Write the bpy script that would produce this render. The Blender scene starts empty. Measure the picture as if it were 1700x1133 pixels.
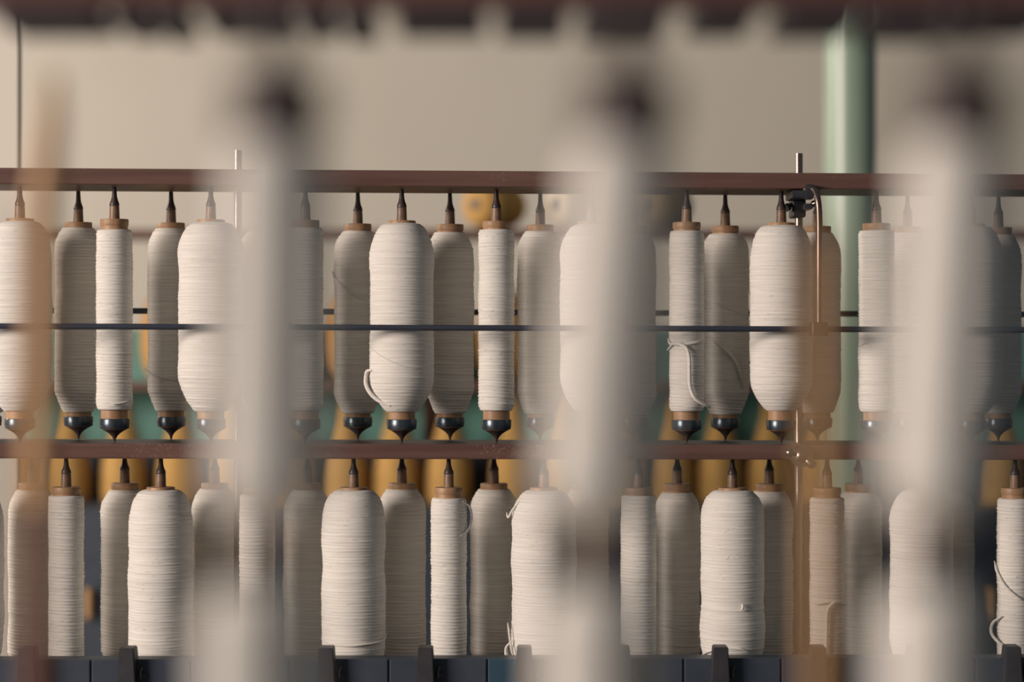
import bpy, bmesh, math, random
import numpy as np
from mathutils import Vector, Matrix

scene = bpy.context.scene
COL = scene.collection
R = math.radians

# ---------------------------------------------------------------- camera, world, light, exposure
ZC = 1.40                       # eye height
D = 4.0                         # distance to the front row of bobbins
K = (36.0 / 85.0) / 1700.0      # tangent of one photo pixel
YAW = 0.0412                    # the creel runs slightly away to the right
SLOPE = 0.0035                  # and sags a hair to the right

cam = bpy.data.cameras.new('camera')
cam.lens = 85.0
cam.sensor_width = 36.0
cam.clip_start = 0.05
cam.dof.use_dof = True
cam.dof.focus_distance = D
cam.dof.aperture_fstop = 1.4
cam_o = bpy.data.objects.new('camera', cam)
COL.objects.link(cam_o)
cam_o.location = (0, 0, ZC)
cam_o.rotation_euler = (R(90), 0, 0)
scene.camera = cam_o

world = bpy.data.worlds.new('world')
scene.world = world
world.use_nodes = True
bg = world.node_tree.nodes['Background']
bg.inputs['Color'].default_value = (0.80, 0.92, 1.0, 1)
bg.inputs['Strength'].default_value = 0.125


def area(name, loc, target, sx, sy, power, col):
    l = bpy.data.lights.new(name, 'AREA')
    l.shape = 'RECTANGLE'
    l.size, l.size_y = sx, sy
    l.energy = power
    l.color = col
    o = bpy.data.objects.new(name, l)
    COL.objects.link(o)
    o.location = loc
    o.rotation_euler = (Vector(target) - Vector(loc)).to_track_quat('-Z', 'Y').to_euler()
    return o


area('window_daylight', (-6.5, -0.3, 2.9), (0, 3.6, 1.35), 3.0, 2.4, 840, (1.0, 0.85, 0.765))
area('far_window_daylight', (-6.2, 6.0, 3.5), (1.0, 8.6, 1.5), 2.0, 1.6, 330, (1.0, 0.87, 0.75))

vs = scene.view_settings
vs.view_transform = 'Standard'
vs.look = 'None'
vs.gamma = 1
vs.use_curve_mapping = False
vs.exposure = -0.38

# ---------------------------------------------------------------- materials


def mat(name, col, rough=0.6, metal=0.0, spec=0.5):
    m = bpy.data.materials.new(name)
    m.use_nodes = True
    b = m.node_tree.nodes['Principled BSDF']
    b.inputs['Base Color'].default_value = (*col, 1)
    b.inputs['Roughness'].default_value = rough
    b.inputs['Metallic'].default_value = metal
    b.inputs['Specular IOR Level'].default_value = spec
    return m


def mottled(name, c1, c2, scale=(20, 20, 20), rough=0.6, metal=0.0, bump=0.0, spec=0.5, detail=4.0, lo=0.35, hi=0.65):
    """two colours mixed by stretched noise, with optional bump"""
    m = mat(name, c1, rough, metal, spec)
    nt = m.node_tree
    b = nt.nodes['Principled BSDF']
    tc = nt.nodes.new('ShaderNodeTexCoord')
    mp = nt.nodes.new('ShaderNodeMapping')
    mp.inputs['Scale'].default_value = scale
    nz = nt.nodes.new('ShaderNodeTexNoise')
    nz.inputs['Scale'].default_value = 1.0
    nz.inputs['Detail'].default_value = detail
    rp = nt.nodes.new('ShaderNodeValToRGB')
    rp.color_ramp.elements[0].position = lo
    rp.color_ramp.elements[0].color = (*c1, 1)
    rp.color_ramp.elements[1].position = hi
    rp.color_ramp.elements[1].color = (*c2, 1)
    nt.links.new(tc.outputs['Object'], mp.inputs['Vector'])
    nt.links.new(mp.outputs[0], nz.inputs['Vector'])
    nt.links.new(nz.outputs[0], rp.inputs[0])
    nt.links.new(rp.outputs[0], b.inputs['Base Color'])
    if bump:
        bp = nt.nodes.new('ShaderNodeBump')
        bp.inputs['Strength'].default_value = bump
        bp.inputs['Distance'].default_value = 0.002
        nt.links.new(nz.outputs[0], bp.inputs['Height'])
        nt.links.new(bp.outputs[0], b.inputs['Normal'])
    return m


def yarn_mat(name, c1, c2):
    m = mottled(name, c1, c2, (14, 14, 420), 0.95, 0, 0.3, 0.15, 3.0, 0.3, 0.7)
    b = m.node_tree.nodes['Principled BSDF']
    b.inputs['Sheen Weight'].default_value = 0.25
    b.inputs['Sheen Roughness'].default_value = 0.6
    return m


M_YARN = yarn_mat('cream_wool_yarn', (0.69, 0.66, 0.60), (0.83, 0.80, 0.735))
M_YARN2 = yarn_mat('shaded_wool_yarn', (0.56, 0.52, 0.45), (0.74, 0.69, 0.60))
M_FUZZ = mat('wool_fibre', (0.85, 0.81, 0.73), 1.0, 0, 0.1)
M_WOOD = mottled('pale_bobbin_wood', (0.48, 0.29, 0.155), (0.31, 0.18, 0.095), (60, 60, 12), 0.5)
M_PIN = mottled('worn_pin_wood', (0.28, 0.17, 0.10), (0.11, 0.068, 0.048), (60, 60, 40), 0.45)
M_DARKPIN = mottled('dark_stained_wood', (0.070, 0.042, 0.036), (0.040, 0.030, 0.032), (60, 60, 20), 0.4)
M_BLACK = mottled('black_ferrule', (0.045, 0.062, 0.078), (0.10, 0.125, 0.145), (90, 90, 20), 0.28, 0.6)
M_STEEL = mottled('worn_steel_rod', (0.50, 0.42, 0.35), (0.30, 0.23, 0.19), (60, 60, 6), 0.3, 1.0)
M_COPPER = mottled('tarnished_copper', (0.36, 0.27, 0.22), (0.20, 0.15, 0.125), (60, 60, 12), 0.32, 1.0)
M_NAVYROD = mat('dark_painted_rod', (0.040, 0.048, 0.070), 0.45)
M_IRON = mottled('dark_cast_iron', (0.045, 0.050, 0.060), (0.07, 0.07, 0.075), (60, 60, 60), 0.4, 0.4)
M_NAVY = mottled('navy_painted_metal', (0.042, 0.056, 0.080), (0.056, 0.072, 0.098), (14, 14, 14), 0.5)
M_BLUE = mottled('blue_painted_metal', (0.030, 0.075, 0.115), (0.040, 0.09, 0.13), (14, 14, 14), 0.45)
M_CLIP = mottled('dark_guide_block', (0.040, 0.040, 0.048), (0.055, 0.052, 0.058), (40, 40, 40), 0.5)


def rail_mat():
    m = mottled('red_brown_rail', (0.122, 0.064, 0.051), (0.175, 0.096, 0.075), (3, 30, 60), 0.42, 0, 0.15)
    nt = m.node_tree
    b = nt.nodes['Principled BSDF']
    src = b.inputs['Base Color'].links[0].from_socket
    tc = nt.nodes.new('ShaderNodeTexCoord')
    vz = nt.nodes.new('ShaderNodeTexNoise')
    vz.inputs['Scale'].default_value = 260
    vz.inputs['Detail'].default_value = 1
    big = nt.nodes.new('ShaderNodeTexNoise')
    big.inputs['Scale'].default_value = 5
    mul = nt.nodes.new('ShaderNodeMath')
    mul.operation = 'MULTIPLY'
    rp = nt.nodes.new('ShaderNodeValToRGB')
    rp.color_ramp.elements[0].position = 0.385
    rp.color_ramp.elements[0].color = (0, 0, 0, 1)
    rp.color_ramp.elements[1].position = 0.43
    rp.color_ramp.elements[1].color = (1, 1, 1, 1)
    mx = nt.nodes.new('ShaderNodeMix')
    mx.data_type = 'RGBA'
    nt.links.new(tc.outputs['Object'], vz.inputs['Vector'])
    nt.links.new(tc.outputs['Object'], big.inputs['Vector'])
    nt.links.new(vz.outputs[0], mul.inputs[0])
    nt.links.new(big.outputs[0], mul.inputs[1])
    nt.links.new(mul.outputs[0], rp.inputs[0])
    nt.links.new(rp.outputs[0], mx.inputs[0])
    nt.links.new(src, mx.inputs[6])
    mx.inputs[7].default_value = (0.215, 0.125, 0.096, 1)
    nt.links.new(mx.outputs[2], b.inputs['Base Color'])
    return m


M_RAIL = rail_mat()
M_FRAIL = mottled('dark_red_rail', (0.14, 0.062, 0.050), (0.17, 0.08, 0.062), (3, 20, 20), 0.5)
M_FCAP = mottled('dark_red_brown_wood', (0.060, 0.028, 0.024), (0.035, 0.020, 0.020), (40, 40, 20), 0.45)
M_FBLOCK = mottled('dark_holder_block', (0.050, 0.042, 0.050), (0.060, 0.048, 0.052), (12, 12, 12), 0.5)
M_OROD = mottled('orange_brown_wood', (0.62, 0.37, 0.165), (0.52, 0.30, 0.13), (40, 40, 5), 0.5)
M_FROD = mottled('reddish_brown_wood', (0.17, 0.075, 0.05), (0.13, 0.06, 0.045), (40, 40, 5), 0.5)
M_WALL = mottled('beige_plaster', (0.57, 0.535, 0.455), (0.63, 0.59, 0.51), (0.7, 0.7, 0.5), 0.9, 0, 0, 0.2)
M_TRIM = mat('cream_panel', (0.78, 0.73, 0.63), 0.7)
M_FLOOR = mottled('worn_concrete', (0.085, 0.08, 0.08), (0.12, 0.11, 0.105), (3, 3, 3), 0.8)
M_GREEN = mottled('pale_green_paint', (0.30, 0.41, 0.31), (0.36, 0.46, 0.36), (6, 6, 2), 0.28)
M_TEAL = mottled('turquoise_paint', (0.13, 0.33, 0.28), (0.17, 0.38, 0.32), (4, 4, 4), 0.5)
M_GOLD = mottled('golden_yellow_yarn', (0.52, 0.31, 0.10), (0.60, 0.37, 0.13), (12, 12, 200), 0.9, 0, 0.2, 0.1)
M_ORANGE = mottled('orange_yarn', (0.52, 0.28, 0.09), (0.58, 0.33, 0.12), (12, 12, 200), 0.9, 0, 0.2, 0.1)
M_CREAM = mottled('pale_cream_yarn', (0.66, 0.57, 0.42), (0.74, 0.64, 0.48), (12, 12, 200), 0.9, 0, 0.2, 0.1)
M_TAN = mottled('tan_yarn', (0.33, 0.22, 0.10), (0.40, 0.27, 0.13), (12, 12, 200), 0.9, 0, 0.2, 0.1)

# ---------------------------------------------------------------- mesh helpers


def obj(name, me, m, parent=None, loc=None):
    o = bpy.data.objects.new(name, me)
    COL.objects.link(o)
    if m is not None and not me.materials:
        me.materials.append(m)
    if parent is not None:
        o.parent = parent
    if loc is not None:
        o.location = loc
    return o


def empty(name, loc):
    o = bpy.data.objects.new(name, None)
    o.empty_display_size = 0.05
    COL.objects.link(o)
    o.location = loc
    return o


def tag(o, label=None, cat=None, group=None, kind=None):
    if label:
        o['label'] = label
    if cat:
        o['category'] = cat
    if group:
        o['group'] = group
    if kind:
        o['kind'] = kind
    return o


def smooth(me):
    for p in me.polygons:
        p.use_smooth = True


def mesh(name, verts, faces, sm=False):
    me = bpy.data.meshes.new(name)
    me.from_pydata([tuple(map(float, v)) for v in verts], [], faces)
    me.update()
    if sm:
        smooth(me)
    return me


def from_bm(bm, name, sm=False):
    bmesh.ops.recalc_face_normals(bm, faces=bm.faces[:])
    me = bpy.data.meshes.new(name)
    bm.to_mesh(me)
    bm.free()
    if sm:
        smooth(me)
    return me


def lathe(name, prof, seg=32, sm=True):
    """profile of (r, z), bottom to top, ends closed"""
    prof = [(max(r, 1e-4), z) for r, z in prof]
    v, f = [], []
    for r, z in prof:
        for i in range(seg):
            a = 2 * math.pi * i / seg
            v.append((r * math.cos(a), r * math.sin(a), z))
    n = len(prof)
    for j in range(n - 1):
        for i in range(seg):
            i2 = (i + 1) % seg
            f.append((j * seg + i, j * seg + i2, (j + 1) * seg + i2, (j + 1) * seg + i))
    f.append(tuple(reversed(range(seg))))
    f.append(tuple(range((n - 1) * seg, n * seg)))
    me = mesh(name, v, f, sm)
    if sm:
        me.set_sharp_from_angle(angle=R(38))
    return me


def tube_geo(pts, rad, seg=10, v=None, f=None):
    """a round tube along points; rad a number or a list"""
    v = [] if v is None else v
    f = [] if f is None else f
    pts = [Vector(p) for p in pts]
    n = len(pts)
    base = len(v)
    t0 = (pts[1] - pts[0]).normalized()
    ref = Vector((0, 0, 1)) if abs(t0.z) < 0.9 else Vector((1, 0, 0))
    nrm = t0.cross(ref).normalized()
    for k in range(n):
        t = (pts[min(k + 1, n - 1)] - pts[max(k - 1, 0)]).normalized()
        nrm = (nrm - t * nrm.dot(t)).normalized()
        bn = t.cross(nrm)
        r = rad[k] if isinstance(rad, (list, tuple)) else rad
        for i in range(seg):
            a = 2 * math.pi * i / seg
            v.append(tuple(pts[k] + (nrm * math.cos(a) + bn * math.sin(a)) * r))
    for k in range(n - 1):
        for i in range(seg):
            i2 = (i + 1) % seg
            f.append((base + k * seg + i, base + k * seg + i2, base + (k + 1) * seg + i2, base + (k + 1) * seg + i))
    f.append(tuple(base + i for i in reversed(range(seg))))
    f.append(tuple(base + (n - 1) * seg + i for i in range(seg)))
    return v, f


def tube(name, pts, rad, seg=12):
    v, f = tube_geo(pts, rad, seg)
    me = mesh(name, v, f, True)
    me.set_sharp_from_angle(angle=R(50))
    return me


def catmull(pts, n=8):
    pts = [Vector(p) for p in pts]
    P = [pts[0] * 2 - pts[1]] + pts + [pts[-1] * 2 - pts[-2]]
    out = []
    for i in range(1, len(P) - 2):
        for s in range(n):
            t = s / n
            a, b, c, d = P[i - 1], P[i], P[i + 1], P[i + 2]
            out.append(0.5 * ((2 * b) + (c - a) * t + (2 * a - 5 * b + 4 * c - d) * t * t + (3 * b - a - 3 * c + d) * t ** 3))
    out.append(pts[-1])
    return out


def box_bm(bm, lo, hi, fn=None):
    vs_ = []
    for x in (lo[0], hi[0]):
        for y in (lo[1], hi[1]):
            for z in (lo[2], hi[2]):
                p = (x, y, z)
                vs_.append(bm.verts.new(fn(*p) if fn else p))
    q = [(0, 1, 3, 2), (4, 6, 7, 5), (0, 4, 5, 1), (2, 3, 7, 6), (0, 2, 6, 4), (1, 5, 7, 3)]
    for a in q:
        bm.faces.new([vs_[i] for i in a])


def box(name, lo, hi, bevel=0.0, fn=None):
    bm = bmesh.new()
    box_bm(bm, lo, hi, fn)
    if bevel:
        bmesh.ops.bevel(bm, geom=bm.edges[:], offset=bevel, segments=2, affect='EDGES', profile=0.5)
    return from_bm(bm, name)


# ---------------------------------------------------------------- where things stand
def W(u, off, z):
    """creel frame: u along it, off behind the front row, z height at u = 0"""
    return (u, D + off + YAW * u, z - SLOPE * u)


def at(px, py, off):
    """point of the creel plane `off` behind the front row that stands at that place"""
    t = (px - 850) * K
    y = (D + off) / (1 - YAW * t)
    return Vector((t * y, y, ZC + (566.5 - py) * K * y))


def base_at(px, off, z):
    t = (px - 850) * K
    y = (D + off) / (1 - YAW * t)
    x = t * y
    return Vector((x, y, z - SLOPE * x))


def far(px, py, d):
    return Vector(((px - 850) * K * d, d, ZC + (566.5 - py) * K * d))


FRONT = -0.047
RDEEP = 0.18
BACK_OFF = 0.115
Z_UP = ZC + (566.5 - 311) * K * (D + FRONT)        # underside of the upper rail
Z_UPT = ZC + (566.5 - 284) * K * (D + FRONT)
Z_LO = ZC + (566.5 - 738) * K * (D + FRONT)        # top of the middle rail
Z_LOB = ZC + (566.5 - 763) * K * (D + FRONT)
GAP = Z_UP - Z_LO
GAP2 = GAP - 0.005
Z_BASE = Z_LOB - GAP2                       # top of the bottom rail

# ---------------------------------------------------------------- the setting
o = obj('floor', box('floor', (-6, -1.5, -0.1), (6, 9.2, 0)), M_FLOOR)
tag(o, kind='structure')
o = obj('wall_back', box('wall_back', (-6, 9.0, 0), (6, 9.2, 4.2)), M_WALL)
tag(o, kind='structure')
x36 = far(34, 0, 4.62).x
t = empty('cream_board', (x36 - 0.2, 4.62, 0))
tag(t, 'tall cream painted board standing behind the creel at the left edge', 'board')
obj('panel', box('panel', (-0.3, 0, 0), (0.196, 0.014, 2.3), 0.002), M_TRIM, t)
obj('edge_strip', box('edge_strip', (0.196, 0.003, 0), (0.1995, 0.014, 2.3), 0.001), mat('olive_edge_strip', (0.33, 0.29, 0.21), 0.7), t)

# the green iron column behind the creel
cp = far(1411, 566, 5.7)
rc = 43.5 * K * 5.7
t = empty('iron_column', (cp.x, cp.y, 0))
tag(t, 'pale green painted iron column rising behind the bobbins, right of centre', 'column')
obj('shaft', lathe('shaft', [(rc, 0.08), (rc, 3.6)], 40), M_GREEN, t)
obj('base_collar', lathe('base_collar', [(rc * 1.5, 0), (rc * 1.5, 0.05), (rc * 1.2, 0.08), (rc * 1.0, 0.12)], 40), M_GREEN, t)

# ---------------------------------------------------------------- the creel in focus
creel = empty('bobbin_creel', (0, D, 0))
tag(creel, 'red-brown railed creel frame holding two tiers of white wool bobbins', 'creel')
CO = Vector((0, D, 0))


def cpart(name, me, m, parent=creel, label=None):
    o = obj(name, me, m, parent)
    if parent is creel:
        o.location = -CO
    if label:
        o['label'] = label
    return o


cpart('rail', box('rail', (-1.5, FRONT, Z_UP), (1.5, FRONT + RDEEP, Z_UPT), 0.0025, W), M_RAIL)
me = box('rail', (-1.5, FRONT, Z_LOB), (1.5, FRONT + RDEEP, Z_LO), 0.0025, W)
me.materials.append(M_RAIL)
me.materials.append(M_CLIP)                       # its top face takes a darker colour
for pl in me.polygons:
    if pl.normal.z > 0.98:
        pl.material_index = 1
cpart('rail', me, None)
cpart('rail', box('rail', (-1.5, FRONT, Z_BASE - 0.025), (1.5, FRONT + RDEEP, Z_BASE), 0.0025, W), M_RAIL)
for s in (-1, 1):
    cpart('end_post', box('end_post', (s * 1.47 - 0.035, FRONT - 0.12, 0.0), (s * 1.47 + 0.035, FRONT + RDEEP + 0.03, Z_UPT + 0.05), 0.004,
                          lambda u, f, z: (u, D + f + YAW * u, z - (SLOPE * u if z > 0 else 0))), M_NAVY)

zr = ZC + (566.5 - 545) * K * (D - 0.066)
cpart('guide_rod', tube('guide_rod', [W(-1.48, -0.066, zr), W(0, -0.066, zr), W(1.48, -0.066, zr)], 0.0050, 14), M_NAVYROD, label='thin dark rod in front of the upper bobbins')
zr2 = ZC + (566.5 - 519) * K * (D + 0.185)
cpart('guide_rod', tube('guide_rod', [W(-1.48, 0.185, zr2), W(0, 0.185, zr2), W(1.48, 0.185, zr2)], 0.0052, 14), M_NAVYROD, label='thin dark rod behind the upper bobbins')

# vertical steel rods that pass through the rails
for px, ytop in ((395, 250), (1326, 255)):
    p = at(px, ytop, 0.06)
    vr = cpart('vertical_rod', tube('vertical_rod', [(p.x, p.y, Z_BASE), (p.x, p.y, 1.4), (p.x, p.y, p.z)], 0.0068, 16), M_STEEL, label='bright steel rod')
pr = at(1326, 255, 0.06)


def A(px, py, off):
    return tuple(at(px, py, off))


def abox(px0, py0, px1, py1, o0, o1, bev=0.001):
    a = at(px0, py1, o0)
    b = at(px1, py0, o0)
    return box('block', (a.x, a.y, a.z), (b.x, a.y + (o1 - o0), b.z), bev)


# bracket under the upper rail with the copper rod it carries
br = cpart('rod_bracket', abox(1315, 326, 1338, 361, 0.035, 0.085, 0.003), M_IRON, label='black iron rod bracket')
bm = bmesh.new()
for (a, b, c, d, e, f_) in ((1316, 316, 1348, 328, -0.055, 0.05), (1338, 306, 1351, 330, -0.063, -0.03), (1336, 338, 1350, 347, -0.02, 0.04)):
    p0, p1 = at(a, d, e), at(b if False else c, b, e)
    box_bm(bm, (p0.x, p0.y, p0.z), (p1.x, p0.y + (f_ - e), p1.z))
bmesh.ops.bevel(bm, geom=bm.edges[:], offset=0.0012, segments=2, affect='EDGES')
sub = obj('bracket_arm', from_bm(bm, 'bracket_arm'), M_IRON, br)
pa, pb = Vector(A(1304, 346, 0.03)), Vector(A(1318, 338, 0.045))
obj('set_screw', tube('set_screw', [pa, pa.lerp(pb, 0.35), pa.lerp(pb, 0.36), pb], [0.0065, 0.0065, 0.0035, 0.0035], 10), M_IRON, br)
pa, pb = Vector(A(1355, 337, 0.0)), Vector(A(1341, 343, 0.01))
obj('set_screw', tube('set_screw', [pa, pa.lerp(pb, 0.4), pa.lerp(pb, 0.41), pb], [0.0055, 0.0055, 0.003, 0.003], 10), M_STEEL, br)
cpath = catmull([A(1337, 316, -0.045), A(1346, 312, -0.055), A(1354, 318, -0.068), A(1358, 334, -0.079), A(1360, 365, -0.081), A(1360, 450, -0.081), A(1360, 538, -0.081)], 8)
cpart('support_rod', tube('support_rod', cpath, 0.0052, 14), M_COPPER, label='bent copper coloured support rod')
rb = cpart('rod_clamp', abox(1348, 535, 1375, 558, -0.094, -0.056, 0.002), M_COPPER, label='small square brown clamp on the guide rod')
pa = Vector(A(1362, 546, -0.094))
obj('clamp_screw', tube('clamp_screw', [pa, pa + Vector((0, -0.004, 0))], 0.005, 12), M_COPPER, rb)

# shiny wing screw on the middle rail
ws = cpart('wing_screw', tube('wing_screw', [Vector(A(1330, 757, -0.047)), Vector(A(1330, 757, -0.052)), Vector(A(1330, 757, -0.0521)), Vector(A(1330, 757, -0.066)), Vector(A(1330, 757, -0.067)), Vector(A(1330, 757, -0.070))],
                              [0.019, 0.018, 0.011, 0.011, 0.009, 0.004], 20), M_STEEL, label='bright steel wing screw')
for (a, b) in (((1326, 756), (1304, 750)), ((1334, 760), (1354, 776))):
    pa, pb = Vector(A(*a, -0.060)), Vector(A(*b, -0.066))
    pts = [pa.lerp(pb, q) for q in (0, 0.3, 0.6, 0.85, 1.0)]
    obj('wing', tube('wing', pts, [0.005, 0.0065, 0.0085, 0.007, 0.002], 12), M_STEEL, ws)

# the dark beam along the bottom with its plates and guide blocks
YT = -0.135
ztop = ZC + (566.5 - 1094) * K * (D + YT)
beam = cpart('base_beam', box('base_beam', (-1.5, YT + 0.006, ztop - 0.16), (1.5, YT + 0.06, ztop - 0.002), 0.002, W), M_NAVY)
cx = [217 + 163.3 * i for i in range(-2, 12)]
for i in range(len(cx) - 1):
    u0 = (cx[i] - 850) * K * (D + YT) + 0.004
    u1 = (cx[i + 1] - 850) * K * (D + YT) - 0.004
    um = u1 - 0.055
    bl = 3 < i < 6
    cpart('front_plate', box('front_plate', (u0, YT, ztop - 0.11), (um - 0.0015, YT + 0.008, ztop), 0.0012, W), M_NAVY)
    fp = cpart('front_plate', box('front_plate', (um + 0.0015, YT, ztop - 0.11), (u1, YT + 0.008, ztop - 0.001), 0.0012, W), M_BLUE if i == 5 else M_NAVY,
               label='blue painted plate' if i == 5 else None)
    p = W(u0 + 0.022, YT, ztop - 0.026)
    cpart('bolt', tube('bolt', [Vector(p) + Vector((0, 0.001, 0)), Vector(p) + Vector((0, -0.004, 0))], 0.0045, 6), M_IRON)
for c in cx:
    u = (c - 850) * K * (D + YT)
    zt = ZC + (566.5 - 1076) * K * (D + YT - 0.02)
    bm = bmesh.new()
    v = [bm.verts.new(W(u + a, f_, z)) for a, f_, z in (
        (-0.0155, YT - 0.02, ztop - 0.06), (0.0155, YT - 0.02, ztop - 0.06), (0.0155, YT + 0.04, ztop - 0.06), (-0.0155, YT + 0.04, ztop - 0.06),
        (-0.0115, YT - 0.02, zt), (0.0115, YT - 0.02, zt), (0.0115, YT + 0.02, zt), (-0.0115, YT + 0.02, zt))]
    for q in ((0, 1, 5, 4), (1, 2, 6, 5), (2, 3, 7, 6), (3, 0, 4, 7), (4, 5, 6, 7), (3, 2, 1, 0)):
        bm.faces.new([v[k] for k in q])
    bmesh.ops.bevel(bm, geom=bm.edges[:], offset=0.0015, segments=2, affect='EDGES')
    g = cpart('guide_block', from_bm(bm, 'guide_block'), M_CLIP)
    p = Vector(W(u + 0.020, YT - 0.004, ztop - 0.030))
    obj('guide_pin', tube('guide_pin', [p, p + Vector((0, 0, 0.012)), p + Vector((0.003, 0, 0.018))], 0.0022, 8), M_STEEL, g)

# ---------------------------------------------------------------- bobbins


def yarn_mesh(kind, seed, zb, zt):
    """wound wool: every turn stands out, with its own small unevenness"""
    rg = np.random.default_rng(seed)
    hw, tt, bt, rt, rbm, pitch, amp = dict(
        wide=(0.0525, 0.058, 0.066, 0.024, 0.025, 0.0050, 0.0006),
        slim=(0.0292, 0.006, 0.010, 0.0265, 0.0245, 0.0054, 0.0010),
        middle=(0.0400, 0.034, 0.036, 0.0255, 0.0255, 0.0054, 0.0009))[kind]
    hw *= rg.uniform(0.975, 1.02)
    tt *= rg.uniform(0.85, 1.1)
    bt *= rg.uniform(0.85, 1.1)
    seg = 56
    n = int((zt - zb) / pitch * 5)
    z = np.linspace(zb, zt, n)
    prof = np.full(n, hw)
    if kind == 'wide':
        q = np.clip((zt - z) / tt, 0, 1)
        prof = rt + (hw - rt) * np.sqrt(np.clip(1 - (1 - q) ** 2, 0, 1))
        q2 = np.clip((z - zb) / bt, 0, 1)
        prof = np.minimum(prof, rbm + (hw - rbm) * (q2 * (2 - q2)) ** 0.85)
    elif kind == 'middle':
        q = np.clip((zt - z) / tt, 0, 1)
        prof = rt + (hw - rt) * np.sin(q * math.pi / 2) ** 0.9
        q2 = np.clip((z - zb) / bt, 0, 1)
        prof = np.minimum(prof, rbm + (hw - rbm) * q2 ** 0.8)
    else:
        q = np.clip((zt - z) / tt, 0, 1)
        prof = rt + (hw - rt) * np.sqrt(q)
        q2 = np.clip((z - zb) / bt, 0, 1)
        prof = np.minimum(prof, rbm + (hw - rbm) * np.sqrt(q2))
    # low swell along the length
    ph = rg.uniform(0, 6.28, 6)
    L = zt - zb
    for k in range(1, 5):
        prof = prof + np.sin(z / L * 6.28 * (k + 0.5) + ph[k]) * hw * 0.008
    th = np.linspace(0, 2 * math.pi, seg, endpoint=False)
    Z, T = np.meshgrid(z, th, indexing='ij')
    warp = 0.22 * np.sin(Z * 90 + ph[0]) + 0.12 * np.sin(T + ph[1] + Z * 40) + 0.07 * np.sin(2 * T + ph[2])
    tilt = 0.10 * np.sin(T + ph[3])
    phase = Z / pitch + T / (2 * math.pi) + warp + tilt
    fl = np.floor(phase).astype(int)
    ro = rg.normal(0, 1, fl.max() - fl.min() + 3)
    off = ro[fl - fl.min()]
    bumpy = np.abs(np.sin(math.pi * (phase - fl))) ** 0.75
    nz = np.sin(T * 3 + fl * 1.9 + ph[4]) * 0.4 + np.sin(T * 7 + fl * 2.7) * 0.3
    rr = prof[:, None] + amp * (bumpy - 0.6) + 0.00026 * off * bumpy + 0.00028 * nz
    X, Y = rr * np.cos(T), rr * np.sin(T)
    v = np.stack([X, Y, Z], -1).reshape(-1, 3)
    idx = np.arange(n * seg).reshape(n, seg)
    a = idx[:-1]
    b = np.roll(idx, -1, 1)[:-1]
    c = np.roll(idx, -1, 1)[1:]
    d = idx[1:]
    faces = np.stack([a, b, c, d], -1).reshape(-1, 4).tolist()
    faces.append(idx[0][::-1].tolist())
    faces.append(idx[-1].tolist())
    me = bpy.data.meshes.new('yarn')
    me.from_pydata(v.tolist(), [], faces)
    me.update()
    smooth(me)
    return me, (z, prof)


def fuzz_mesh(prof, seed, n=190):
    rnd = random.Random(seed)
    z, p = prof
    v, f = [], []
    for _ in range(n):
        k = rnd.randrange(4, len(z) - 4)
        a = rnd.uniform(0, 2 * math.pi)
        r0 = p[k] - 0.001
        ln = rnd.uniform(0.003, 0.008)
        out = rnd.uniform(0.0012, 0.0034)
        sg = rnd.choice((-1, 1))
        dz = rnd.uniform(-0.0035, 0.0035)
        pts = []
        for q in (0, 0.35, 0.7, 1.0):
            aa = a + sg * q * ln / r0
            r = r0 + 0.001 * q + out * math.sin(q * 2.4)
            pts.append((r * math.cos(aa), r * math.sin(aa), z[k] + dz * q))
        tube_geo(pts, [0.00022, 0.0002, 0.00016, 0.00008], 3, v, f)
    return mesh('loose_fibres', v, f, True)


TUBE_PROF = {}
WOOD_ME = lathe('wooden_tube', [(0.0150, 0.020), (0.0205, 0.0215), (0.0225, 0.0235), (0.0225, 0.0400), (0.0220, 0.0405), (0.0220, 0.3560),
                                (0.0228, 0.3562), (0.0232, 0.3570), (0.0232, 0.3655), (0.0226, 0.3668), (0.0085, 0.3672)], 36)
FERR_ME = lathe('ferrule', [(0.0205, 0.0228), (0.0238, 0.0230), (0.0243, 0.0240), (0.0243, 0.0285), (0.0248, 0.0288), (0.0248, 0.0380), (0.0243, 0.0390), (0.0228, 0.0392)], 36)
FOOT_ME = lathe('pointed_foot', [(0.0015, 0.0006), (0.0026, 0.006), (0.0050, 0.0105), (0.0095, 0.0150), (0.0155, 0.0190), (0.0205, 0.0215), (0.0212, 0.0228), (0.018, 0.0236)], 32)
PIN_ME = lathe('spindle_pin', [(0.0084, 0.3660), (0.0086, 0.3680), (0.0080, 0.3860), (0.0076, 0.3885)], 24)
TIP_ME = lathe('spindle_tip', [(0.0078, 0.3884), (0.0082, 0.3895), (0.0078, 0.3930), (0.0056, 0.3985), (0.0042, 0.4050), (0.0036, GAP - 0.006), (0.0034, GAP - 0.0008)], 24)
TIP2_ME = lathe('spindle_tip', [(0.0078, 0.3884), (0.0082, 0.3895), (0.0078, 0.3930), (0.0056, 0.3975), (0.0042, 0.4030), (0.0036, GAP2 - 0.006), (0.0034, GAP2 - 0.0008)], 24)
for me_, m_ in ((WOOD_ME, M_WOOD), (FERR_ME, M_BLACK), (FOOT_ME, M_DARKPIN), (PIN_ME, M_PIN), (TIP_ME, M_DARKPIN), (TIP2_ME, M_DARKPIN)):
    me_.materials.append(m_)

PROFS = {}


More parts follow.
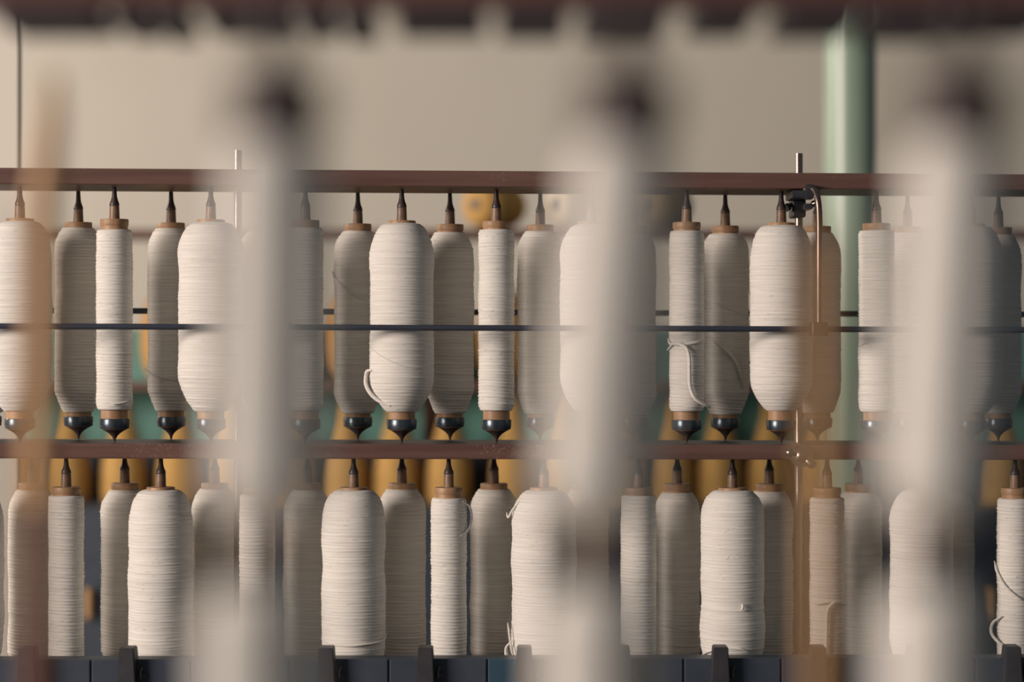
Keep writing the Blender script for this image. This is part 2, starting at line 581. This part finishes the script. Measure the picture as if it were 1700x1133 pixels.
def bobbin(px, off, zbase, kind, label, group, seed, drop=0.0):
    loc = base_at(px, off, zbase)
    t_ = empty('roving_bobbin', loc)
    tag(t_, label, 'bobbin', group)
    rnd = random.Random(seed * 7 + 3)
    t_.rotation_euler = (0, 0, rnd.uniform(0, 6.28))
    zb, zt = dict(wide=(0.052, 0.364), slim=(0.0535, 0.3555), middle=(0.046, 0.3575))[kind]
    if off > 0.05:
        zb, zt = 0.0465 + rnd.uniform(-0.003, 0.003), 0.3545 + rnd.uniform(-0.003, 0.003)
    elif kind == 'wide':
        zb, zt = 0.0525 + rnd.uniform(-0.002, 0.003), 0.3625
    else:
        zt = 0.3525 + rnd.uniform(-0.004, 0.003)
    me, pf = yarn_mesh(kind, seed, zb, zt)
    obj('yarn', me, M_YARN, t_)
    fz = obj('loose_fibres', fuzz_mesh(pf, seed), M_FUZZ, t_)
    fz['kind'] = 'stuff'
    obj('wooden_tube', WOOD_ME, None, t_)
    obj('ferrule', FERR_ME, None, t_)
    obj('pointed_foot', FOOT_ME, None, t_)
    pn = obj('spindle_pin', PIN_ME, None, t_)
    obj('spindle_tip', TIP_ME if zbase == Z_LO else TIP2_ME, None, pn)
    PROFS[(px, off, zbase)] = (t_, pf)
    return t_


ORD = ['first', 'second', 'third', 'fourth', 'fifth', 'sixth', 'seventh', 'eighth', 'ninth', 'tenth', 'eleventh', 'twelfth']
UF = [(33, 'wide'), (190, 'slim'), (350, 'wide'), (507, 'slim'), (667, 'wide'), (824, 'slim'), (982, 'wide'), (1140, 'slim'), (1297, 'wide'), (1455, 'slim'), (1612, 'wide')]
UB = [-22, 130, 284, 437, 594, 747, 897, 1050, 1204, 1357, 1507, 1657]
LF = [(-47, 'wide'), (110, 'slim'), (267, 'wide'), (427, 'slim'), (587, 'wide'), (745, 'slim'), (903, 'wide'), (1060, 'slim'), (1216, 'wide'), (1373, 'slim'), (1530, 'wide'), (1685, 'slim')]
LB = [54, 207, 357, 510, 667, 820, 972, 1124, 1277, 1425, 1578, 1730]
UF_L = {
    33: 'broad white wool bobbin cut by the left edge, front row of the upper tier',
    190: 'slim white wool bobbin in the upper front row, second from the left edge',
    350: 'broad white wool bobbin in the upper front row, just left of the leftmost blurred column',
    507: 'slim wool bobbin half veiled by the right side of the leftmost blurred column, upper tier',
    667: 'broad white wool bobbin with a looped strand at its lower left, upper tier',
    824: 'slim white wool bobbin in front of the round yellow yarn package, upper front row',
    982: 'broad white wool bobbin behind the middle blurred column, upper front row',
    1140: 'slim white wool bobbin with a loose strand hanging down its front, upper tier',
    1297: 'broad white wool bobbin beside the bent copper rod, upper front row',
    1455: 'slim white wool bobbin right of the green column, upper front row',
    1612: 'broad white wool bobbin behind the rightmost blurred column, upper front row'}
LF_L = {
    -47: 'broad wool bobbin mostly beyond the left edge, front row of the lower tier',
    110: 'slim wool bobbin standing nearest the left edge, front row of the lower tier',
    267: 'broad white wool bobbin left of the leftmost blurred column, front row of the lower tier',
    427: 'slim wool bobbin behind the leftmost blurred column, lower front row',
    587: 'broad white wool bobbin right of the leftmost blurred column, lower front row',
    745: 'slim white wool bobbin midway between two broad ones, lower front row, left of centre',
    903: 'broad white wool bobbin with a frayed tail of yarn at its foot, lower front row',
    1060: 'slim wool bobbin right behind the middle blurred column, lower front row',
    1216: 'broad white wool bobbin with a curved strand near its base, lower front row',
    1373: 'slim wool bobbin right of the steel rod with a hanging strand, lower front row',
    1530: 'broad white wool bobbin behind the rightmost blurred column, lower front row',
    1685: 'slim white wool bobbin with crossing strands at the right edge, lower front row'}
UB_EX = {594: 'medium wool bobbin with a strand slanting across its shoulder, rear row of the upper tier',
         1204: 'medium wool bobbin behind the slim one with the loose strand, upper rear row',
         1357: 'medium wool bobbin behind the bent copper rod, rear row of the upper tier'}
G1, G2, G3, G4 = ('bobbins in the front row of the upper tier', 'bobbins in the rear row of the upper tier',
                  'bobbins in the front row of the lower tier', 'bobbins in the rear row of the lower tier')
sd = 11
UFo, UBo, LFo, LBo = {}, {}, {}, {}
for px, kd in UF:
    sd += 1
    UFo[px] = bobbin(px, 0.0, Z_LO, kd, UF_L[px], G1, sd)
for i, px in enumerate(UB):
    sd += 1
    if i == 0:
        lab = 'medium wool bobbin mostly beyond the left edge, rear row of the upper tier'
    elif px in UB_EX:
        lab = UB_EX[px]
    else:
        lab = 'medium wool bobbin, %s from the left edge, upper rear row' % ORD[i]
    UBo[px] = bobbin(px, BACK_OFF, Z_LO, 'middle', lab, G2, sd)
for px, kd in LF:
    sd += 1
    LFo[px] = bobbin(px, 0.0, Z_BASE, kd, LF_L[px], G3, sd)
for i, px in enumerate(LB):
    sd += 1
    if i == len(LB) - 1:
        continue
    lab = 'medium shaded wool bobbin, %s from the left edge, lower rear row' % ORD[i]
    LBo[px] = bobbin(px, BACK_OFF, Z_BASE, 'middle', lab, G4, sd)


# loose strands lying on or hanging from certain bobbins
def strand(t_, pf, pts, rad=0.0022, lift=0.0015):
    """pts: (degrees right of the side facing the lens, height above the base, extra distance from the yarn)"""
    z, p = pf
    out = []
    rz = t_.rotation_euler[2]
    for a, h, ex in pts:
        r = float(np.interp(h, z, p)) + lift + ex
        ang = R(-90 + a) - rz
        out.append((r * math.cos(ang), r * math.sin(ang), h))
    path = catmull(out, 8)
    n = len(path)
    rads = [rad * min(1, 0.35 + 3 * min(i, n - 1 - i) / n) for i in range(n)]
    obj('loose_strand', tube('loose_strand', path, rads, 8), M_YARN, t_)


def prof_of(px, off, zb):
    return PROFS[(px, off, zb)]


def S(px, off, zb, pts, rad=0.0022, lift=0.0012):
    t_, pf = prof_of(px, off, zb)
    strand(t_, pf, pts, rad, lift)


# upper tier
S(667, 0, Z_LO, [(-62, 0.120, 0.0), (-76, 0.119, 0.003), (-82, 0.111, 0.005), (-78, 0.096, 0.007), (-68, 0.080, 0.006), (-52, 0.068, 0.002), (-30, 0.062, 0)], 0.0032)
S(667, 0, Z_LO, [(-85, 0.165, 0), (-50, 0.150, 0), (-10, 0.132, 0), (30, 0.125, 0), (70, 0.128, 0)], 0.0014, 0.0006)
S(594, BACK_OFF, Z_LO, [(-80, 0.286, 0.001), (-55, 0.272, 0.001), (-20, 0.254, 0.001), (15, 0.240, 0.001), (60, 0.228, 0.001)], 0.0022)
S(1204, BACK_OFF, Z_LO, [(-60, 0.240, 0), (-20, 0.232, 0), (20, 0.220, 0), (65, 0.208, 0)], 0.0018, 0.0006)
S(1204, BACK_OFF, Z_LO, [(-30, 0.168, 0.004), (-8, 0.158, 0.006), (14, 0.138, 0.006), (30, 0.110, 0.005), (40, 0.090, 0.001)], 0.0032)
S(1140, 0, Z_LO, [(-85, 0.174, 0.001), (-60, 0.166, 0.002), (-20, 0.164, 0.002), (30, 0.168, 0.002), (75, 0.172, 0.001)], 0.0024)
S(1140, 0, Z_LO, [(-80, 0.155, 0.003), (-40, 0.166, 0.004), (-8, 0.160, 0.005), (2, 0.145, 0.006), (3, 0.120, 0.006), (5, 0.095, 0.006), (18, 0.075, 0.008), (50, 0.063, 0.012), (75, 0.060, 0.010)], 0.0032)
S(1455, 0, Z_LO, [(-80, 0.160, 0), (-45, 0.168, 0), (0, 0.172, 0), (60, 0.172, 0)], 0.0018, 0.0008)
S(190, 0, Z_LO, [(-5, 0.066, 0), (12, 0.064, 0.001), (40, 0.066, 0), (75, 0.072, 0)], 0.0016, 0.0008)
S(284, BACK_OFF, Z_LO, [(-80, 0.120, 0.003), (-45, 0.112, 0.001), (0, 0.104, 0), (45, 0.098, 0)], 0.0018)
# lower tier (heights measured down from the pin)
S(903, 0, Z_BASE, [(-62, 0.116, 0.004), (-72, 0.105, 0.010), (-74, 0.090, 0.012), (-66, 0.075, 0.012), (-62, 0.060, 0.009), (-66, 0.052, 0.010), (-74, 0.056, 0.012), (-77, 0.068, 0.012), (-75, 0.080, 0.011)], 0.0030)
S(903, 0, Z_BASE, [(-74, 0.145, 0.008), (-70, 0.132, 0.007), (-66, 0.116, 0.006), (-62, 0.098, 0.006), (-60, 0.082, 0.005)], 0.0018)
S(903, 0, Z_BASE, [(-62, 0.345, 0.000), (-72, 0.330, 0.003), (-78, 0.318, 0.006), (-84, 0.326, 0.009)], 0.0018)
S(1216, 0, Z_BASE, [(-82, 0.088, 0.003), (-60, 0.096, 0.001), (-30, 0.104, 0.0), (5, 0.106, 0), (22, 0.100, 0.002)], 0.0020)
S(1216, 0, Z_BASE, [(10, 0.168, 0.003), (12, 0.174, 0.004), (12, 0.180, 0.002)], 0.0024)
S(1373, 0, Z_BASE, [(-80, 0.180, 0), (-40, 0.176, 0.001), (0, 0.180, 0.002), (45, 0.176, 0.003), (78, 0.172, 0.003)], 0.0022)
S(1373, 0, Z_BASE, [(40, 0.180, 0.003), (10, 0.178, 0.005), (-6, 0.165, 0.005), (-8, 0.130, 0.005), (-10, 0.095, 0.005), (-12, 0.060, 0.004)], 0.0030)
S(587, 0, Z_BASE, [(-80, 0.118, 0), (-40, 0.112, 0), (10, 0.112, 0.001), (60, 0.116, 0.002), (82, 0.128, 0.002)], 0.0018)
S(1685, 0, Z_BASE, [(-85, 0.245, 0.004), (-70, 0.228, 0.003), (-40, 0.205, 0.002), (0, 0.186, 0.001), (50, 0.178, 0)], 0.0022)
S(1685, 0, Z_BASE, [(-50, 0.155, 0.003), (-80, 0.142, 0.008), (-82, 0.125, 0.010), (-60, 0.112, 0.006), (-40, 0.106, 0.001)], 0.0026)
S(745, 0, Z_BASE, [(50, 0.345, 0.001), (75, 0.335, 0.005), (82, 0.315, 0.007), (70, 0.296, 0.003), (40, 0.288, 0)], 0.0020)
S(1124, BACK_OFF, Z_BASE, [(-80, 0.138, 0), (-30, 0.128, 0), (30, 0.120, 0), (80, 0.118, 0)], 0.0018)

# ---------------------------------------------------------------- the out-of-focus frame close to the lens
DN = 1.29                       # row of blurred bobbins
DR = 2.02                       # dark rail seen along the top edge


def near(px, py, d=DN):
    return Vector(((px - 850) * K * d, d, ZC + (566.5 - py) * K * d))


fr = empty('front_creel', (0, DN, 0))
tag(fr, 'blurred dark red creel frame close to the lens along the top edge', 'creel')
FO = Vector((0, DN, 0))


def fpart(name, me, m, label=None):
    o = obj(name, me, m, fr)
    o.location = -FO
    if label:
        o['label'] = label
    return o


zf = near(0, 6, DR - 0.03).z
zn = near(0, 60).z
zn = zn + 0.05
fpart('rail', box('rail', (-0.62, DR - 0.03, zf), (0.62, DR + 0.022, zf + 0.035), 0.002), M_FRAIL)
fpart('rail', box('rail', (-0.62, DN - 0.05, zn), (0.62, DN + 0.05, zn + 0.03), 0.002), M_FRAIL)
zl = near(0, 985).z - 0.30
fpart('rail', box('rail', (-0.62, DN - 0.06, zl - 0.035), (0.62, DN + 0.06, zl), 0.002), M_FRAIL)
fpart('rail', box('rail', (-0.62, DR - 0.60, zl - 0.035), (0.62, DR + 0.15, zl), 0.002), M_FRAIL)
for s in (-1, 1):
    fpart('end_post', box('end_post', (s * 0.60 - 0.02, DN - 0.065, 0), (s * 0.60 + 0.02, DN + 0.065, zf + 0.06), 0.003), M_NAVY)
    fpart('end_post', box('end_post', (s * 0.60 - 0.02, DR - 0.04, 0), (s * 0.60 + 0.02, DR + 0.16, zf + 0.06), 0.003), M_NAVY)
gaps = [(-20, 20), (172, 26), (246, 16), (318, 34), (490, 18), (556, 16), (636, 36), (815, 24), (955, 26), (1130, 44), (1277, 44), (1440, 26), (1600, 12), (1760, 20)]
for i in range(len(gaps) - 1):
    a, b = near(gaps[i][0] + gaps[i][1] * 0.5, 0, DR - 0.03), near(gaps[i + 1][0] - gaps[i + 1][1] * 0.5, 0, DR - 0.03)
    zk = near(0, 36 + 4 * (i % 3), DR - 0.03).z
    fpart('holder_block', box('holder_block', (a.x, DR - 0.028, zk), (b.x, DR + 0.085, zf), 0.003), M_FBLOCK)
p = near(64, 0, 1.80)
zq = near(0, 845, 1.80).z
fpart('wooden_rod', tube('wooden_rod', [(p.x, p.y, zq), (p.x + 0.004, p.y, near(0, 330, 1.80).z), (p.x + 0.010, p.y, near(0, 200, 1.80).z), (p.x + 0.012, p.y, near(0, 120, 1.80).z)], [0.0112, 0.0112, 0.0085, 0.004], 16), M_OROD, 'orange-brown wooden rod')
fpart('wooden_rod', tube('wooden_rod', [(p.x + 0.001, p.y, zl), (p.x, p.y, zq)], 0.0116, 16), M_FROD, 'reddish-brown lower end of the wooden rod')
p = near(1364, 0, 1.55)
fpart('wooden_rod', tube('wooden_rod', [(p.x, p.y, zl), (p.x, p.y, near(0, 470, 1.55).z), (p.x, p.y, near(0, 385, 1.55).z)], [0.0100, 0.0100, 0.006], 16), M_OROD, 'orange-brown wooden rod')


def front_bobbin(px, ytop, ybot, lab, lean, r0, r1, cap_r, cap_h):
    """tall bobbin with a dark cap, far out of focus"""
    a, b = near(px, ytop), near(px, ybot)
    h = a.z - b.z
    t_ = empty('yarn_bobbin', (b.x, b.y, b.z))
    tag(t_, lab, 'bobbin', 'blurred bobbins close to the lens')
    t_.rotation_euler = (0, lean, 0)
    n = int(h / 0.005) * 4
    pr_ = []
    for i in range(n + 1):
        q = i / n
        z = 0.010 + q * (h - 0.010)
        r = r1 + (r0 - r1) * q
        r = min(r, 0.012 + math.sqrt(max(0, (1 - q) * h * 0.012)), 0.014 + (q * h) * 0.9)
        r += 0.0006 * abs(math.sin(math.pi * z / 0.005))
        pr_.append((r, z))
    obj('yarn', lathe('yarn', pr_, 40), M_YARN, t_)
    c = cap_r
    obj('cap', lathe('cap', [(c * 0.75, h - 0.003), (c * 0.95, h), (c, h + 0.003), (c, h + cap_h * 0.7), (c * 0.85, h + cap_h * 0.9), (c * 0.4, h + cap_h)], 32), M_FCAP, t_)
    obj('foot', lathe('foot', [(0.006, 0.0), (0.010, 0.002), (0.012, 0.006), (0.012, 0.014)], 24), M_WOOD, t_)
    return t_, h


XS = [(460, 444), (1040, 984), (1594, 1548)]
nm = ['leftmost', 'middle', 'rightmost']
for i, (xt, xb) in enumerate(XS):
    lean = math.atan2((xt - xb), 720)
    t_, h = front_bobbin(xb, 224, 900, 'soft blurred pale wool bobbin with dark cap, upper half of the %s column' % nm[i], lean, 0.0255, 0.0285, 0.0262, 0.036)
    zt_ = (zn - t_.location.z) / math.cos(lean)
    obj('spindle_pin', lathe('spindle_pin', [(0.0105, h + 0.033), (0.0090, h + 0.042), (0.0060, h + 0.052), (0.0032, zt_ - 0.0014)], 16), M_FCAP, t_)
    t2, h2 = front_bobbin((422, 986, 1548)[i], 972, 985 + 0.30 / (K * DN) - 1, 'soft blurred pale wool bobbin at the bottom edge, lower end of the %s column' % nm[i], 0, 0.027, 0.031, 0.013, 0.012)

# ---------------------------------------------------------------- the machine behind
DB = 6.4
bk = empty('spinning_machine', (0, DB, 0))
tag(bk, 'blurred turquoise and brown machine frame behind the creel carrying yellow yarn cones', 'machine')
BO = Vector((0, DB, 0))


def bpart(name, me, m, label=None):
    o = obj(name, me, m, bk)
    o.location = -BO
    if label:
        o['label'] = label
    return o


def zy(py, d=DB):
    return ZC + (566.5 - py) * K * d


M_BRAIL = mat('brown_machine_rail', (0.17, 0.085, 0.065), 0.5)
ZB_BASE = zy(834)
bpart('rail', box('rail', (-1.9, DB - 0.08, zy(397)), (1.9, DB + 0.12, zy(383)), 0.003), M_BRAIL)
bpart('rail', box('rail', (-1.9, DB - 0.06, zy(648)), (1.9, DB + 0.10, zy(634)), 0.003), M_BRAIL)
bpart('back_panel', box('back_panel', (-1.9, DB + 0.16, zy(752, DB + 0.16)), (1.9, DB + 0.19, zy(545, DB + 0.16)), 0.003), M_TEAL, 'turquoise painted panel')
bpart('lower_panel', box('lower_panel', (-1.9, DB + 0.155, ZB_BASE - 0.01), (1.9, DB + 0.19, zy(752, DB + 0.16)), 0.003), M_NAVY, 'dark lower panel')
bpart('base', box('base', (-1.9, DB - 0.25, 0.0), (1.9, DB + 0.20, ZB_BASE), 0.006), M_NAVY)
for px in (-160, 712, 1540, 1860):
    x = far(px, 0, DB).x
    bpart('upright', box('upright', (x - 0.02, DB + 0.10, ZB_BASE - 0.01), (x + 0.02, DB + 0.16, zy(383)), 0.003), M_BRAIL)
for px in (147, 1645):
    p = far(px, 0, DB - 0.27)
    bpart('pipe', tube('pipe', [(p.x, p.y, zy(1026, p.y)), (p.x, p.y, zy(978, p.y))], 0.011, 12), M_OROD)
zsh = zy(1026, DB - 0.27)
bpart('front_step', box('front_step', (-1.9, DB - 0.42, 0.0), (1.9, DB - 0.25, zsh), 0.004), M_NAVY)

CONE_ME = {}


def cone_me(h, r0, r1):
    pr_ = []
    for i in range(25):
        q = i / 24
        r = r1 + (r0 - r1) * (1 - q) ** 1.0
        r = min(r, r0 * 0.75 + q * h * 0.9)
        # bell: bulges below, slims towards the top
        r = r1 + (r0 - r1) * (0.5 + 0.5 * math.cos(math.pi * min(1, max(0, (q - 0.25) / 0.75)))) if q > 0.25 else min(r0, r0 * 0.93 + q * r0)
        pr_.append((r, q * h))
    return lathe('yarn_cone', pr_, 36)


cme = cone_me(0.27, 0.058, 0.020)
core_me = lathe('paper_core', [(0.014, 0.258), (0.014, 0.285), (0.010, 0.286)], 20)
core_me.materials.append(M_WOOD)
cone_px = [22, 112, 205, 298, 390, 482, 572, 658, 745, 852, 945, 1030, 1115, 1195, 1278, 1368, 1660, 1752]
for i, px in enumerate(cone_px):
    p = far(px, 834, DB)
    t_ = empty('yarn_cone', (p.x, DB, ZB_BASE + 0.0004))
    tag(t_, 'blurred golden yarn cone, %s from the left in the low row behind' % (ORD + ['thirteenth', 'fourteenth', 'fifteenth', 'sixteenth', 'seventeenth', 'eighteenth'])[i], 'yarn cone', 'golden cones behind the creel')
    me = cme if i % 3 else cone_me(0.26, 0.060, 0.021)
    c = obj('wound_yarn', me, M_GOLD, t_)
    obj('paper_core', core_me, None, t_)

# packages standing on the lower rail of the machine
pk = lathe('yarn_package', [(0.030, 0), (0.052, 0.012), (0.066, 0.04), (0.073, 0.09), (0.073, 0.14), (0.066, 0.19), (0.050, 0.225), (0.026, 0.24)], 36)
pk_px = [278, 380, 475, 580, 690, 838, 930]
for i, px in enumerate(pk_px):
    p = far(px, 634, DB)
    t_ = empty('yarn_package', (p.x, DB + 0.02, zy(634) + 0.0005))
    tag(t_, 'blurred orange yarn package, %s from the left on the middle rail behind' % ORD[i], 'yarn package', 'orange packages behind the creel')
    obj('wound_yarn', pk, M_ORANGE, t_)
    obj('paper_core', lathe('paper_core', [(0.014, 0.236), (0.014, 0.262), (0.010, 0.263)], 16), M_WOOD, t_)

# three fat packages lying on the upper rail, their ends towards us
for px, m, cname in ((822, M_GOLD, 'round golden yellow yarn package lying on the upper rail, dark hole facing us'),
                     (958, M_CREAM, 'round pale cream yarn package lying on the rail right of the yellow one'),
                     (1098, M_TAN, 'round tan yarn package lying on the rail right of the middle blurred column')):
    rp = 0.066
    p = far(px, 0, DB)
    t_ = empty('yarn_package', (p.x, DB, zy(383)))
    tag(t_, cname, 'yarn package', 'packages lying on the upper machine rail')
    a = R(38)
    rot = Matrix.Translation((0, 0, rp)) @ Matrix.Rotation(-a, 4, 'Z') @ Matrix.Rotation(R(90), 4, 'X')
    me = lathe('wound_yarn', [(0.012, -0.080), (0.030, -0.082), (0.048, -0.074), (0.060, -0.050), (rp, -0.01), (rp, 0.035), (0.058, 0.066), (0.045, 0.080), (0.026, 0.086), (0.013, 0.084)], 40)
    me.transform(rot)
    obj('wound_yarn', me, m, t_)
    me = lathe('core_hole', [(0.015, 0.0), (0.015, 0.088), (0.011, 0.0885)], 20)
    me.transform(rot)
    o = obj('core', me, M_NAVYROD, t_)
    o['label'] = 'dark core end'
